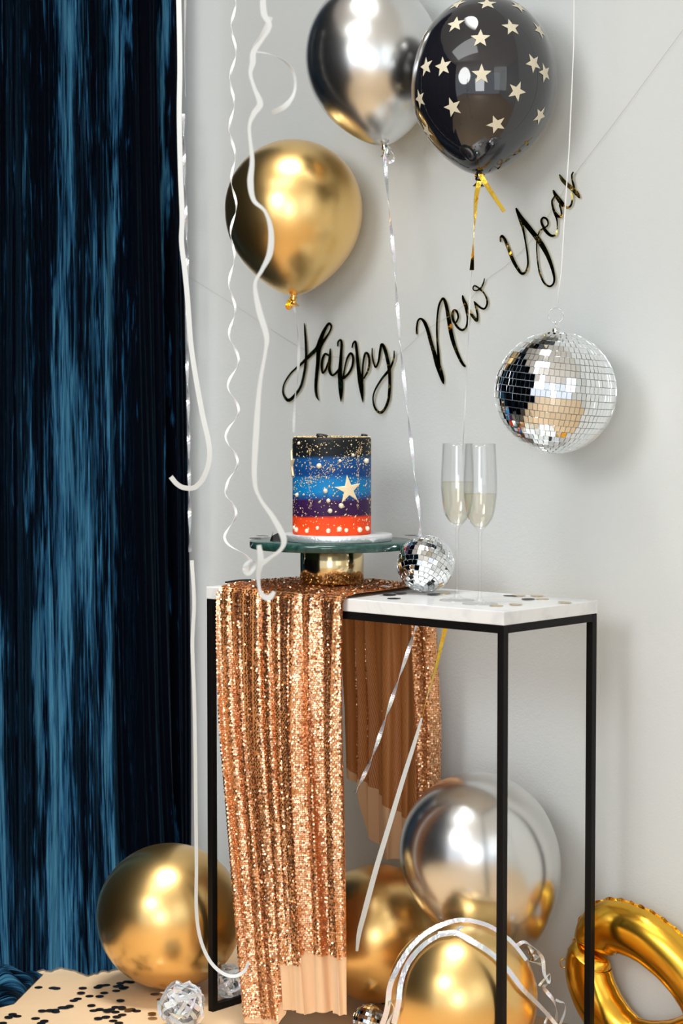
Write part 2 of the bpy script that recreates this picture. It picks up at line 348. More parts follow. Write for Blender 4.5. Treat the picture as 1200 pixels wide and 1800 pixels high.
# ------------------------------------------------------------ sequin runner
UL, UR = front_u(394), front_u(613)
BL, BR = front_u(588, n=TD), front_u(757, n=TD)
LF, LB = .775, .56
def fold(a, ph=0.):
    v = np.sin(a * 27 + ph + 2.2 * np.sin(a * 7.3 + 1)) * .50 + .22 * np.sin(a * 67 + 2 + ph + 2 * np.sin(a * 13)) + .42 * np.sin(a * 12.5 + 1 + ph)
    return v - .55 * np.exp(-((a - .345) / .013) ** 2) * (ph == 0) - .4 * np.exp(-((a - .60) / .012) ** 2) * (ph == 0)
def cloth(a, w):
    """a 0..1 from its left edge to its right edge; w = path length: <0 down the front, 0..TD across the top, >TD down the back"""
    a, w = np.broadcast_arrays(np.asarray(a, float), np.asarray(w, float))
    fr = np.clip(-w, 0, None); bk = np.clip(w - TD, 0, None); tp = np.clip(w, 0, TD)
    k = fr / LF
    uf = UL + (UR - UL) * a - k ** 1.25 * (.070 * (1 - a) ** 1.3 + .017) - k * .004
    kb = bk / LB
    sm = tp / TD; sm = sm * sm * (3 - 2 * sm)
    av_ = np.where(a > .86, .86 - (a - .86) * .9, a) / .86
    ub = BL + (BR - BL) * (a + (av_ - a) * np.clip(bk / .02, 0, 1))
    ub = ub + kb * .012 * (1 - a) * -1
    u = np.where(w <= 0, uf, np.where(w >= TD, ub, (UL + (UR - UL) * a) * (1 - sm) + ub * sm))
    u = u + .0035 * np.sin(a * 76 + w * 6) * np.clip(np.abs(w - TD / 2) * 3, .3, 1)
    ff = fold(a + .012 * np.sin(w * 3.1)); fb = fold(a * .8 + .3 + .02 * np.sin(bk * 4), 1.3)
    amp_f = .004 + .0105 * np.clip(fr / .25, 0, 1) ** .7
    amp_b = .004 + .013 * np.clip(bk / .25, 0, 1)
    curl = .016 * np.clip((a - .85) / .03, 0, 1) + .012 * np.clip((a - .88) / .12, 0, 1) * np.clip(bk / .05, 0, 1)     # right edge of the back drop turns towards the viewer
    n_f = -.0075 - amp_f * (ff + 1.15)
    n_b = TD + .006 + amp_b * (fb + 1.15) - curl
    rc = .012
    z_t = TTOP + .0035 + .0035 * (1 + fold(a + .03 * np.sin(tp * 9), .7)) * np.clip(np.minimum(tp, TD - tp) / .02, .35, 1)
    z_t = z_t + .006 * np.clip((.5 - a), 0, .5) * np.sin(np.clip(tp / TD, 0, 1) * math.pi)
    z = np.where(w <= 0, np.minimum(z_t, TTOP + .006) - fr, np.where(w >= TD, TTOP + .006 - bk, z_t))
    ef = np.clip(fr / rc, 0, 1); eb = np.clip(bk / rc, 0, 1)
    n = np.where(w <= 0, n_f * np.sqrt(ef) + 0 * (1 - ef), np.where(w >= TD, TD + (n_b - TD) * np.sqrt(eb), tp))
    p = A0[0] + AU[0] * u + AN[0] * n; q = A0[1] + AU[1] * u + AN[1] * n
    return np.stack([p, q, z], -1)
def lin_hem(a):  return LF - np.interp(a, [0, .32, .36, .40, .66, .70, 1], [.012, .012, .045, .05, .055, .062, .07])
def seq_hem(a):  return LF - np.interp(a, [0, .33, .37, .40, .60, .63, 1], [.022, .030, .125, .130, .137, .160, .168])
rn = empty('sequin_runner', un((UL + UR) / 2, 0, TTOP), 'rose gold sequin cloth draped over the marble table under the cake stand', 'tablecloth')
def grid(av, s0, s1, nw, name, m, solid=False):
    Acol = av; W = np.linspace(0, 1, nw)[:, None] * (s1 - s0)[None, :] + s0[None, :]
    P = cloth(np.broadcast_to(Acol, W.shape), W); idx = np.arange(W.size).reshape(W.shape)
    F = np.stack([idx[:-1, :-1], idx[:-1, 1:], idx[1:, 1:], idx[1:, :-1]], -1).reshape(-1, 4)
    uv = np.stack([np.broadcast_to(Acol * .3, W.shape).ravel(), W.ravel()], -1)
    return mesh_obj(name, P.reshape(-1, 3), F[:, ::-1], m, rn, uv=uv)
av = np.linspace(0, 1, 240)
backl = np.interp(av, [0, .12, .16, .30, .5, .6, 1], [.38, .39, .47, .515, .515, .49, .47])
backs = np.interp(av, [0, .5, 1], [.36, .43, .45])
grid(av, -lin_hem(av), -seq_hem(av), 30, 'plain_hem', M['lining'])
grid(av, -seq_hem(av), TD + backs, 420, 'mesh_backing', M['mesh_cloth'])
grid(av, TD + backs, TD + backl, 30, 'plain_hem', M['lining'])
def sequins():
    sp = .0030
    wref = -.45; aa = np.linspace(0, 1, 4000)
    def cols(wr):
        d = 0
        for o_ in (-.25, -.1, .05, .2):
            c = cloth(aa, np.full_like(aa, wr + o_ * (wr < 0 or wr > TD))); d = d + np.r_[0, np.cumsum(np.linalg.norm(np.diff(c, axis=0), axis=1))] / 4
        n = int(d[-1] / sp); return np.interp(np.linspace(0, d[-1], n), d, aa)
    ca = cols(-.45); cb = cols(TD + .3); ct = cols(TD / 2)
    AA, WW, SG = [], [], []
    for j, w_ in enumerate(np.arange(-LF, .0, .0036)):
        a = ca + (j % 2) * .5 / len(ca); a = a[(a > .002) & (a < .998)]; k = -w_ < seq_hem(a) + .002; AA.append(a[k]); WW.append(np.full(k.sum(), w_)); SG.append(np.ones(k.sum()))
    for j, w_ in enumerate(np.arange(0, TD, .0036)):
        a = ct + (j % 2) * .5 / len(ct); a = a[(a > 0) & (a < 1)]; AA.append(a); WW.append(np.full(len(a), w_)); SG.append(np.ones(len(a)))
    for j, w_ in enumerate(np.arange(TD, TD + .45, .0036)):
        a = cb + (j % 2) * .5 / len(cb); a = a[(a > 0.0) & (a < 1)]; k = (w_ - TD) < np.interp(a, [0, .5, 1], [.36, .43, .45]); AA.append(a[k]); WW.append(np.full(k.sum(), w_)); SG.append(np.ones(k.sum()))
    a = np.concatenate(AA); w_ = np.concatenate(WW); N = len(a)
    a = a + rng.normal(0, .0006, N); w_ = w_ + rng.normal(0, .0004, N)
    p = cloth(a, w_); e = 2e-3
    da = cloth(a + e, w_) - cloth(a - e, w_); dw = cloth(a, w_ + e) - cloth(a, w_ - e)
    nrm = np.cross(da, dw); nrm /= np.linalg.norm(nrm, axis=1, keepdims=True) + 1e-12
    # outward: away from the table
    ctr = np.array([*(A0 + AN * TD / 2), 0]); out = np.where((w_ < 0)[:, None], np.array([-AN[0], -AN[1], 0]), np.where((w_ > TD)[:, None], np.array([AN[0], AN[1], 0]), np.array([0, 0, 1.])))
    # the cloth has one sewn side: keep the sign that is outward on average, column-consistent
    sg = np.sum(nrm * out, 1); seg_ = np.where(w_ < 0, 0, np.where(w_ > TD, 2, 1))
    for k_ in range(3): nrm[seg_ == k_] *= 1 if sg[(seg_ == k_) & (a < .84)].mean() > 0 else -1
    # right edge of the back drop is rolled over so its sewn side shows
    tt = dw / (np.linalg.norm(dw, axis=1, keepdims=True) + 1e-12); ss = np.cross(nrm, tt)
    til = rng.normal(0, .15, (N, 2)); n2 = nrm + ss * til[:, :1] + tt * (til[:, 1:] + .10); n2 /= np.linalg.norm(n2, axis=1, keepdims=True)
    odd = rng.random(N) < .16; n2[odd] += rng.normal(0, .45, (odd.sum(), 3)); top = (w_ > 0) & (w_ < TD); n2[top] += rng.normal(0, .38, (top.sum(), 3)); n2 /= np.linalg.norm(n2, axis=1, keepdims=True)
    s2 = np.cross(n2, tt); s2 /= np.linalg.norm(s2, axis=1, keepdims=True); t2 = np.cross(s2, n2)
    R = .0019; p0 = p + nrm * .0010; K = 6
    V = np.empty((N, K, 3))
    for k in range(K):
        an = 2 * math.pi * k / K; V[:, k] = p0 + R * (math.cos(an) * s2 + math.sin(an) * t2)
    V = V.reshape(-1, 3); me = bpy.data.meshes.new('sequins'); me.vertices.add(len(V)); me.vertices.foreach_set('co', V.astype(np.float32).ravel())
    me.loops.add(N * K); me.loops.foreach_set('vertex_index', np.arange(N * K, dtype=np.int32)); me.polygons.add(N)
    me.polygons.foreach_set('loop_start', np.arange(0, N * K, K, dtype=np.int32)); me.polygons.foreach_set('loop_total', np.full(N, K, dtype=np.int32))
    me.update(calc_edges=True); me.validate(); me.materials.append(M['sequin'])
    o = bpy.data.objects.new('sequins', me); COL.objects.link(o); o.parent = rn; o.matrix_parent_inverse = rn.matrix_basis.inverted(); o['kind'] = 'stuff'
sequins()

# ------------------------------------------------------------ cake stand, board, cake
CX, CY = atz(583, 1022, .785).x, atz(583, 1022, .785).y
ZB = TTOP + .0115
st = empty('cake_stand', (CX, CY, ZB), 'green marble cake stand with a brass drum foot', 'cake stand')
ZD = .845
lathe('brass_foot', [(0, ZB), (.0555, ZB), (.0565, ZB + .001), (.0565, ZD - .001), (.0555, ZD), (0, ZD)], M['brass'], st, (CX, CY, 0), 96)
lathe('marble_disc', [(0, ZD), (.143, ZD), (.1455, ZD + .0015), (.1455, ZD + .0115), (.1445, ZD + .013), (0, ZD + .013)], M['green_marble'], st, (CX, CY, 0), 128)
ZP = ZD + .0132
bx = CX + .010
o = lathe('cake_board', [(0, 0), (.0955, 0), (.097, .001), (.097, .0105), (.096, .0118), (0, .0118)], M['silver_board'], None, (bx, CY, ZP), 96)
tag(o, 'round silver foil cake board lying on the green marble stand', 'cake board')
ZC = ZP + .0120; CR, CHT = .0695, .170
ck = empty('cake', (CX, CY, ZC), 'tall round cake with black, blue, purple and orange bands and gold splashes', 'cake')
prof = [(0, 0), (CR - .001, 0), (CR, .002)] + [(CR, z) for z in np.linspace(.01, CHT - .004, 18)] + [(CR - .0015, CHT - .001), (CR - .004, CHT), (0, CHT)]
lathe('icing', prof, M['cake'], ck, (CX, CY, ZC), 128)
def cyl_at(px, py):                                 # a point on the front of the cake seen at (px, py)
    d = ray(px, py); ox, oy = -CX, -CY; a = d[0] ** 2 + d[1] ** 2; b = 2 * (d[0] * ox + d[1] * oy); c = ox * ox + oy * oy - CR * CR
    t = (-b - math.sqrt(max(0, b * b - 4 * a * c))) / (2 * a); p = CC + d * t
    return math.atan2(p[1] - CY, p[0] - CX), p[2]
def cylp(th, z, r): return Vector((CX + r * math.cos(th), CY + r * math.sin(th), z))
def cake_star(th, z, R, name='fondant_star'):
    vs, fs = [], []
    def P(x, y, h): return cylp(th + x / CR, z + y, CR + h)
    N = 5; ol = []
    for k in range(10):
        a = math.pi / 2 + k * math.pi / 5 + .12; r = R if k % 2 == 0 else R * .37
        ol.append((r * math.cos(a), r * math.sin(a)))
    dense = []
    for k in range(10):
        for j in range(4):
            t = j / 4; dense.append((ol[k][0] * (1 - t) + ol[(k + 1) % 10][0] * t, ol[k][1] * (1 - t) + ol[(k + 1) % 10][1] * t))
    n = len(dense)
    for s_, h in ((1, .0), (1, .0022), (.93, .0030), (.5, .0032)): vs += [P(x * s_, y * s_, h) for x, y in dense]
    vs.append(P(0, 0, .0033))
    for r in range(3):
        for k in range(n): k2 = (k + 1) % n; fs.append((r * n + k, r * n + k2, (r + 1) * n + k2, (r + 1) * n + k))
    for k in range(n): fs.append((3 * n + k, 3 * n + (k + 1) % n, 4 * n))
    mesh_obj(name, vs, fs, M['fondant_star'], ck, smooth=False)
th, z = cyl_at(612, 861); cake_star(th, z, .0255)
cake_star(cyl_at(514, 818)[0] - .05, cyl_at(530, 818)[1], .026)
cake_star(1.2, ZC + .1, .024)
def blobs(name, items, m, kind=None, parent=None):   # small flattened drops joined in one mesh
    vs, fs = [], []
    ico = bmesh.new(); bmesh.ops.create_icosphere(ico, subdivisions=1, radius=1); iv = [v.co.copy() for v in ico.verts]; iff = [[v.index for v in f.verts] for f in ico.faces]; ico.free()
    for (p, ex, ey, ez) in items:
        b = len(vs); vs += [p + ex * v.x + ey * v.y + ez * v.z for v in iv]; fs += [[i + b for i in f] for f in iff]
    o = mesh_obj(name, vs, fs, m, parent if parent is not None else ck)
    if kind: o['kind'] = kind
    return o
items = []
def drop(th, z, a, b, h, ang=0):
    nrm = Vector((math.cos(th), math.sin(th), 0)); tan = Vector((-math.sin(th), math.cos(th), 0)); zv = Vector((0, 0, 1))
    e1 = tan * math.cos(ang) + zv * math.sin(ang); e2 = zv * math.cos(ang) - tan * math.sin(ang)
    items.append((cylp(th, z, CR + h * .3), e1 * a, e2 * b, nrm * h))
for k in range(1150):
    th = random.uniform(-math.pi, math.pi); q = random.random()
    zr = random.random() ** .75
    s_ = random.choice([.0005, .0006, .0008, .001, .0014]); el = random.choice([1, 1, 1, 1.6, 2.6])
    drop(th, ZC + .003 + zr * (CHT - .006), s_ * el, s_, s_ * .5, random.choice([.9, 1.2, .6, 2.4, .2]))
fth = cyl_at(600, 830)[0]
for k in range(110):
    drop(random.uniform(-math.pi, math.pi), ZC + .004 + random.random() * (CHT - .012), random.choice([.0018, .0024, .003]), random.choice([.0011, .0015]), .0007, random.choice([.5, 1.0, 1.3, 2.2]))
for k in range(240):                                 # the diagonal spray towards the upper right and its fine streaks
    t = random.random(); px = 530 + t * 110 + random.gauss(0, 5); py = 852 - t * 62 + random.gauss(0, 4 + 5 * t)
    if 516 < px < 648: th, z = cyl_at(px, py); drop(th, z, random.choice([.0006, .0009, .0014]), .0007, .0005, .6)
for px0 in (545, 629):
    for k in range(70):
        py = random.uniform(785, 895); th, z = cyl_at(px0 + random.gauss(0, 1.5), py); drop(th, z, random.choice([.001, .0022]), .0004, .0004, math.pi / 2)
blobs('gold_splashes', items, M['edible_gold'], 'stuff')
for (px, py, r) in ((523, 870, 4), (526, 779, 3), (577, 880, 4), (599, 889, 5), (642, 810, 5), (572, 863, 4.5), (561, 819, 5), (580, 898, 4.5), (522, 931, 4.5), (540, 933, 4), (558, 928, 3.5), (577, 933, 4.5), (596, 930, 5), (608, 932, 4), (631, 931, 5), (644, 929, 4.5), (518, 927, 3.5), (597, 810, 3), (620, 800, 3)):
    th, z = cyl_at(px, py); R = r * .001 * .95
    o = lathe('sugar_pearl', [(R * math.sin(t), -R * math.cos(t)) for t in np.linspace(0, math.pi, 9)], M['pearl'], ck, cylp(th, max(z, ZC + R), CR + R * .35), 12)
items = []
for k in range(420):
    th = random.uniform(-math.pi, math.pi); r = CR - .002 - abs(random.gauss(0, .009)); R = random.choice([.0008, .001, .0015])
    items.append((Vector((CX + r * math.cos(th), CY + r * math.sin(th), ZC + CHT + R * .6)), Vector((R, 0, 0)), Vector((0, R, 0)), Vector((0, 0, R * random.uniform(.6, 1)))))
blobs('gold_sprinkles', items, M['edible_gold'], 'stuff')
def cookie(px, dy, R, tilt):
    p = Vector((at(px, 770, CY).x, CY + dy, ZC + CHT + .0022)); rot = Matrix.Rotation(tilt, 3, 'X') @ Matrix.Rotation(.15, 3, 'Y')
    lathe('chocolate_cookie', [(0, -.003), (R * .95, -.003), (R, -.001), (R, .001), (R * .95, .003), (R * .6, .0035), (0, .0035)], M['cookie'], ck, p, 28, rot)
cookie(566, -.02, .0105, .12); cookie(640, .005, .006, .1)

# ------------------------------------------------------------ champagne flutes
def flute(px, py, rim_y, half, liq_y, label):
    p = atz(px, py, TTOP); X, Y = p.x, p.y
    def zat(yy): return at(px, yy, Y).z - TTOP
    HT = zat(rim_y); bb = zat(py - 131); mb = zat(py - 200); R = half * Y / 3500; LZ = zat(liq_y)
    t = empty('champagne_flute', (X, Y, TTOP + .0004), label, 'glass', 'champagne flutes on the table')
    out = [(0, 0), (.0265, 0), (.0285, .0006), (.0285, .0014), (.020, .0026), (.009, .0048), (.0042, .010), (.0031, .020), (.0029, bb * .5), (.0031, bb - .012), (.0045, bb - .003), (.009, bb + .003)]
    prof = [(.009, bb + .003), (.0165, bb + .012), (.0228, bb + .026), (R * .97, mb - .012), (R, mb), (R * .995, mb + .02), (R * .95, (mb + HT) / 2 + .01), (R * .905, HT)]
    body = crom(prof, 6)
    th = .0011
    o_ = [tuple(q) for q in crom(out, 3)[:-1]] + [tuple(q) for q in body] + [(R * .905 - .0005, HT + .0004)]
    inner = [(max(r - th, 0), z + (.0 if z > bb + .01 else .0008)) for r, z in body][::-1]
    inner = [q for q in inner if q[0] > .004] + [(.003, bb + .0035), (0, bb + .003)]
    lathe('glass_body', o_ + inner, M['glass'], t, (X, Y, TTOP + .0004), 64)
    pr = [(0, bb + .0032), (.0028, bb + .0037)] + [(r - th - .00002, z + .0001) for r, z in body if r > .009 and z < LZ]
    rl = float(np.interp(LZ, body[:, 1], body[:, 0])) - th - .00002
    pr += [(rl, LZ), (rl - .0008, LZ - .0002), (0, LZ - .0003)]
    lathe('champagne', pr, M['wine'], t, (X, Y, TTOP + .0004), 64)
flute(803, 1056, 780, 29, 847, 'champagne flute nearer the mirror balls small one, standing left of the other')
flute(843, 1062, 781, 29.5, 868, 'champagne flute on the right, in front of the other one')

# ------------------------------------------------------------ balloons
def balloon_profile(R, L, up=1.0, e=.30, k=None):
    pr = [(R * math.sin(t), R * up * math.cos(t)) for t in np.linspace(0, math.pi / 2, 28)]
    for s in np.linspace(0, 1, 40)[1:]:
        r = R * math.sqrt(max(0, 1 - s * s)) * (1 - e * s ** 3)
        pr.append((max(r, .0055), -L * s))
    return pr
def balloon(name, px, py, Y, rpx, lpx, m, label, neck=(0, 1), up=1.0, e=.30, cat='balloon', knotm=None, group=None, lean=0., down=None):
    C = at(px, py, Y); R = rpx * Y / 3500; L = lpx * Y / 3500
    d = Vector((neck[0], lean, -neck[1])).normalized(); q = Vector((0, 0, -1)).rotation_difference(d); rot = q.to_matrix()
    t = empty(name, C, label, cat, group)
    lathe('latex_body', balloon_profile(R, L, up, e), m, t, C, 96, rot)
    km = knotm or m; s = R / .125
    prof = [(.0055, .002), (.0050, -.002), (.0062 * s, -.0050), (.0068 * s, -.0075), (.0050 * s, -.0098), (.0034 * s, -.0110), (.0060 * s, -.0150), (.0098 * s, -.0185), (.0105 * s, -.0195), (.0094 * s, -.0200), (.003, -.0165), (0, -.0160)]
    lathe('knot', [(r, z - L) for r, z in prof], km, t, C, 24, rot)
    return t, C, R, L, rot
T1, C1, *_ = balloon('balloon', 516, 367, 3.745, 120, 151, M['gold_chrome'], 'gold chrome balloon floating against the wall at upper left, above the word Happy', (0, 1), 1.0)
neckp = lambda T, C, R, L, rot, o=.02: C + rot @ Vector((0, 0, -L - o))
b = balloon('balloon', 656, 104, 3.60, 118, 150, M['silver_chrome'], 'silver chrome balloon at the top, left of the black star balloon', (.13, 1), 1.15)
T2 = b[0]; K2 = neckp(*b)
b = balloon('balloon', 850, 150, 3.43, 127, 155, M['black_latex'], 'black balloon printed with cream stars at the top', (-.05, 1), 1.22, .28)
T3 = b[0]; K3 = neckp(*b)
balloon('balloon', 300, 1610, 3.682, 128, 134, M['gold_chrome'], 'big gold balloon on the floor in front of the blue curtain', (.5, .3), 1.07, .12, lean=.7)
balloon('balloon', 664, 1640, 3.56, 121, 135, M['gold_chrome'], 'gold balloon under the table, partly behind the sequin cloth', (.3, .5), 1.0, .2, lean=.8)
b = balloon('balloon', 840, 1498, 3.385, 139, 196, M['silver_chrome'], 'silver chrome balloon resting on gold ones under the table', (.53, 1), 1.02, .42)
b = balloon('balloon', 812, 1752, 3.24, 134, 145, M['gold_chrome'], 'gold balloon in front under the table, wound with silver ribbon', (.2, .6), 1.02, .15, lean=.8)
TG, CG, RG = b[0], b[1], b[2]

# printed stars on the black balloon
dg = bpy.context.evaluated_depsgraph_get()
body = [c for c in T3.children if c.name.startswith('latex_body')][0]
bpy.context.view_layer.update()
mw = body.matrix_world.copy(); bv = BVHTree.FromPolygons([mw @ v.co for v in body.data.vertices], [tuple(p.vertices) for p in body.data.polygons])
def star_print(hit, nr, R, rot, name='printed_star'):
    upv = Vector((0, 0, 1)); upv = (upv - nr * upv.dot(nr)).normalized(); rt = upv.cross(nr).normalized()
    ol = []
    for k in range(10):
        a = math.pi / 2 + k * math.pi / 5 + rot; r = R if k % 2 == 0 else R * .42; ol.append((r * math.cos(a), r * math.sin(a)))
    pts = []; n = 0
    for k in range(10):
        for j in range(3): t = j / 3; pts.append((ol[k][0] * (1 - t) + ol[(k + 1) % 10][0] * t, ol[k][1] * (1 - t) + ol[(k + 1) % 10][1] * t))
    n = len(pts); vs, fs = [], []
    for s_ in (1, .7, .4, .12):
        for x, y in pts:
            q = hit + rt * (x * s_) + upv * (y * s_); lo, no, i, dd = bv.find_nearest(q)
            no = no if no.dot(nr) > 0 else -no; vs.append(lo + no * .0007)
    vs.append(hit + nr * .0007)
    for r in range(3):
        for k in range(n): k2 = (k + 1) % n; fs.append((r * n + k, r * n + k2, (r + 1) * n + k2, (r + 1) * n + k))
    for k in range(n): fs.append((3 * n + k, 3 * n + (k + 1) % n, 4 * n))
    mesh_obj(name, vs, fs, M['print_gold'], T3)
for (zx, zy, ro) in ((335, 142, .1), (480, 225, 0), (660, 160, .1), (520, 22, .05), (825, 178, .5), (163, 390, .2), (262, 390, .15), (487, 435, 0), (790, 370, .5), (857, 427, .35), (127, 580, .2), (318, 628, .25), (693, 535, -.35), (573, 728, .45), (828, 678, -.3), (345, 25, 0), (168, 765, .2), (705, 40, .3), (152, 205, .1)):
    d = Vector(ray(700 + zx * .3, zy * .3)).normalized(); h, nn, i, dd = bv.ray_cast(Vector(CC), d)
    if h is None: continue
    nn = nn if nn.dot(d) < 0 else -nn
    star_print(h, nn, .0172, ro)
for k in range(9):
    d = Vector((math.cos(k * 2.4), .35 + .6 * random.random(), math.sin(k * 2.4) * .9)).normalized(); cst = at(850, 150, 3.43)
    h, nn, i, dd = bv.ray_cast(cst + d * .5, -d)
    if h: star_print(h, nn if nn.dot(d) > 0 else -nn, .0172, k)

# ribbons tied to the balloons
def pw(lst, f): return [(*f(x, y), *([r[0]] if r else [])) for x, y, *r in lst]
K1 = C1 + Vector((0, 0, -151 * 3.745 / 3500 - .012))
ribbon('ribbon', pw([(515, 536), (521, 560), (525, 610), (523, 660), (518, 705), (516, 760)], lambda x, y: at(x, y, 3.735)), .0052, M['white_ribbon'], T1, 1.1)
ribbon('bow_loop', [at(516, 522, 3.745) + Vector(v) for v in ((0, 0, 0), (-.006, -.008, -.006), (-.012, -.006, -.018), (-.006, -.010, -.022), (.002, -.012, -.010), (.004, -.008, 0))], .008, M['gold_ribbon'], T1, .3)
ribbon('ribbon', pw([(677, 258), (678, 300), (684, 370), (692, 450), (697, 520), (702, 590), (709, 660), (717, 730), (725, 800), (731, 860), (737, 905), (738, 945)], lambda x, y: at(x, y, 3.60 - .15 * (y - 258) / 690)), .0062, M['holo'], T2, 3.3, 1.1, n=14)
ribbon('bow_loop', [at(680, 262, 3.60) + Vector(v) for v in ((0, 0, .004), (.008, -.008, -.004), (.012, -.006, -.018), (.004, -.010, -.024), (-.004, -.012, -.012), (.0, -.008, 0), (-.005, -.008, -.02), (-.003, -.008, -.045))], .006, M['holo'], T2, 1.3)
ribbon('ribbon', pw([(842, 318), (837, 345), (834, 390), (831, 440), (829, 475)], lambda x, y: at(x, y, 3.42)), .0085, M['gold_ribbon'], T3, .45, -.2, n=14)
ribbon('ribbon', pw([(829, 475, .9), (826, 520, .6), (822, 600, .6), (818, 700, .6), (812, 800, .7), (806, 900, .7), (802, 965, .6)], lambda x, y: at(x, y, 3.42 + .02 * (y - 475) / 600)), .0042, M['white_ribbon'], T3, 1.6, 1.0)
ribbon('ribbon_tail', pw([(844, 308), (855, 325), (868, 345), (886, 372)], lambda x, y: at(x, y, 3.41)), .0085, M['gold_ribbon'], T3, .12)
ribbon('ribbon_wrap', [at(843, 305, 3.43) + Vector((.0068 * math.cos(a), .0068 * math.sin(a), -.006 + .0008 * a)) for a in np.linspace(0, 9, 14)], .005, M['gold_ribbon'], T3)

# ------------------------------------------------------------ mirror balls
def mirror_ball(px, py, Y, rpx, rows, jit, tilt, label, parts=True, hang=False, seedv=1, wf=.72):
    r_ = random.Random(seedv); C = at(px, py, Y); R = rpx * Y / 3500
    t = empty('mirror_ball', C, label, 'mirror ball')
    rot = Matrix.Rotation(tilt[0], 4, 'Y') @ Matrix.Rotation(tilt[1], 4, 'X')
    Rc = R - .0016
    lathe('core', [(Rc * math.sin(a), Rc * math.cos(a)) for a in np.linspace(0, math.pi, 40)], M['ball_core'], t, C, 72, rot.to_3x3())
    dh = math.pi * R / rows; w0 = dh * wf; g = .0006
    th = .0012
    def tile_mesh(sx, sy):
        vs = []
        for z, q in ((0, 1), (th, .97)):
            vs += [(-sx * q, -sy * q, z), (sx * q, -sy * q, z), (sx * q, sy * q, z), (-sx * q, sy * q, z)]
        return vs, [(4, 5, 6, 7), (0, 1, 5, 4), (1, 2, 6, 5), (2, 3, 7, 6), (3, 0, 4, 7)]
    mats = []
    for i in range(rows):
        la = math.pi * (i + .5) / rows; circ = 2 * math.pi * R * math.sin(la); n = max(3, int(circ / w0)); off = r_.random()
        sx = circ / n / 2 - g / 2
        for k in range(n):
            ph = 2 * math.pi * (k + off) / n
            nrm = Vector((math.sin(la) * math.cos(ph), math.sin(la) * math.sin(ph), math.cos(la)))
            ez = nrm.copy(); ex = Vector((-math.sin(ph), math.cos(ph), 0)); ey = ez.cross(ex)
            mt = Matrix((ex, ey, ez)).transposed().to_4x4()
            jm = Matrix.Rotation(r_.gauss(0, jit), 4, 'X') @ Matrix.Rotation(r_.gauss(0, jit), 4, 'Y') @ Matrix.Rotation(r_.gauss(0, jit * 1.5), 4, 'Z')
            mt = Matrix.Translation(C) @ rot @ Matrix.Translation(nrm * (R - th)) @ mt @ jm @ Matrix.Diagonal((sx / (w0 / 2 - g / 2), 1, 1, 1))
            nw = (rot.to_3x3() @ nrm); pos = mt.translation; vis = nw.dot((Vector(CC) - pos).normalized())
            mats.append((vis, mt))
    mats.sort(key=lambda q: -q[0]); vs0, fs0 = tile_mesh(w0 / 2 - g / 2, dh / 2 - g / 2)
    npt = min(300, len(mats)) if parts else 0
    if parts:
        first = mesh_obj('mirror_tile', vs0, fs0, M['mirror'], None, False)
        for j in range(npt):
            o = first if j == 0 else bpy.data.objects.new('mirror_tile', first.data)
            if j: COL.objects.link(o)
            o.parent = t; o.matrix_parent_inverse = t.matrix_basis.inverted(); o.matrix_basis = mats[j][1]
    vs, fs = [], []
    for vis, mt in (mats[npt:] or mats[-1:]):
        b = len(vs); vs += [mt @ Vector(v) for v in vs0]; fs += [tuple(i + b for i in f) for f in fs0]
    o = mesh_obj('mirror_tiles', vs, fs, M['mirror'], t, False); o['kind'] = 'stuff'
    if hang:
        ax = rot.to_3x3() @ Vector((0, 0, 1))
        q = C + Vector((.000, 0, R))
        tube('cap', [q + Vector((0, 0, -.002)), q + Vector((0, 0, .005))], .006, M['silver_chrome'], t, 16)
        tube('pin', [q, q + Vector((0, 0, .016))], .0015, M['silver_chrome'], t, 8)
        rr = .0125; cc = q + Vector((0, 0, .014 + rr)); tube('hanging_ring', [cc + Vector((rr * math.cos(a), .003 * math.sin(a), rr * math.sin(a))) for a in np.linspace(0, 2 * math.pi, 33)], .0007, M['silver_chrome'], t, 6)
        top = cc + Vector((0, 0, rr))
        tube('hanging_thread', [top, at(986, 480, Y), at(992, 380, Y), at(1000, 260, Y), at(1005, 150, Y), at(1008, 80, Y), Vector((at(1010, 0, Y).x, Y, 2.745))], .0011, M['white_thread'], t, 6)
    return t, C, R
mirror_ball(976, 690, 3.335, 107, 27, .012, (.10, .05), 'large mirror ball hanging by a thread in front of the wall', True, True, 3)
pz = 3.43; Rz = 50 * pz / 3500
mirror_ball(748, 991, pz, 50.5, 17, .05, (.35, -.6), 'small mirror ball standing on the marble table beside the flutes', True, False, 5, .95)
mirror_ball(648, 1794, 3.455, 29, 14, .03, (.3, -.3), 'tiny mirror ball on the floor beside the plain hem of the sequin cloth', True, False, 9, .9)

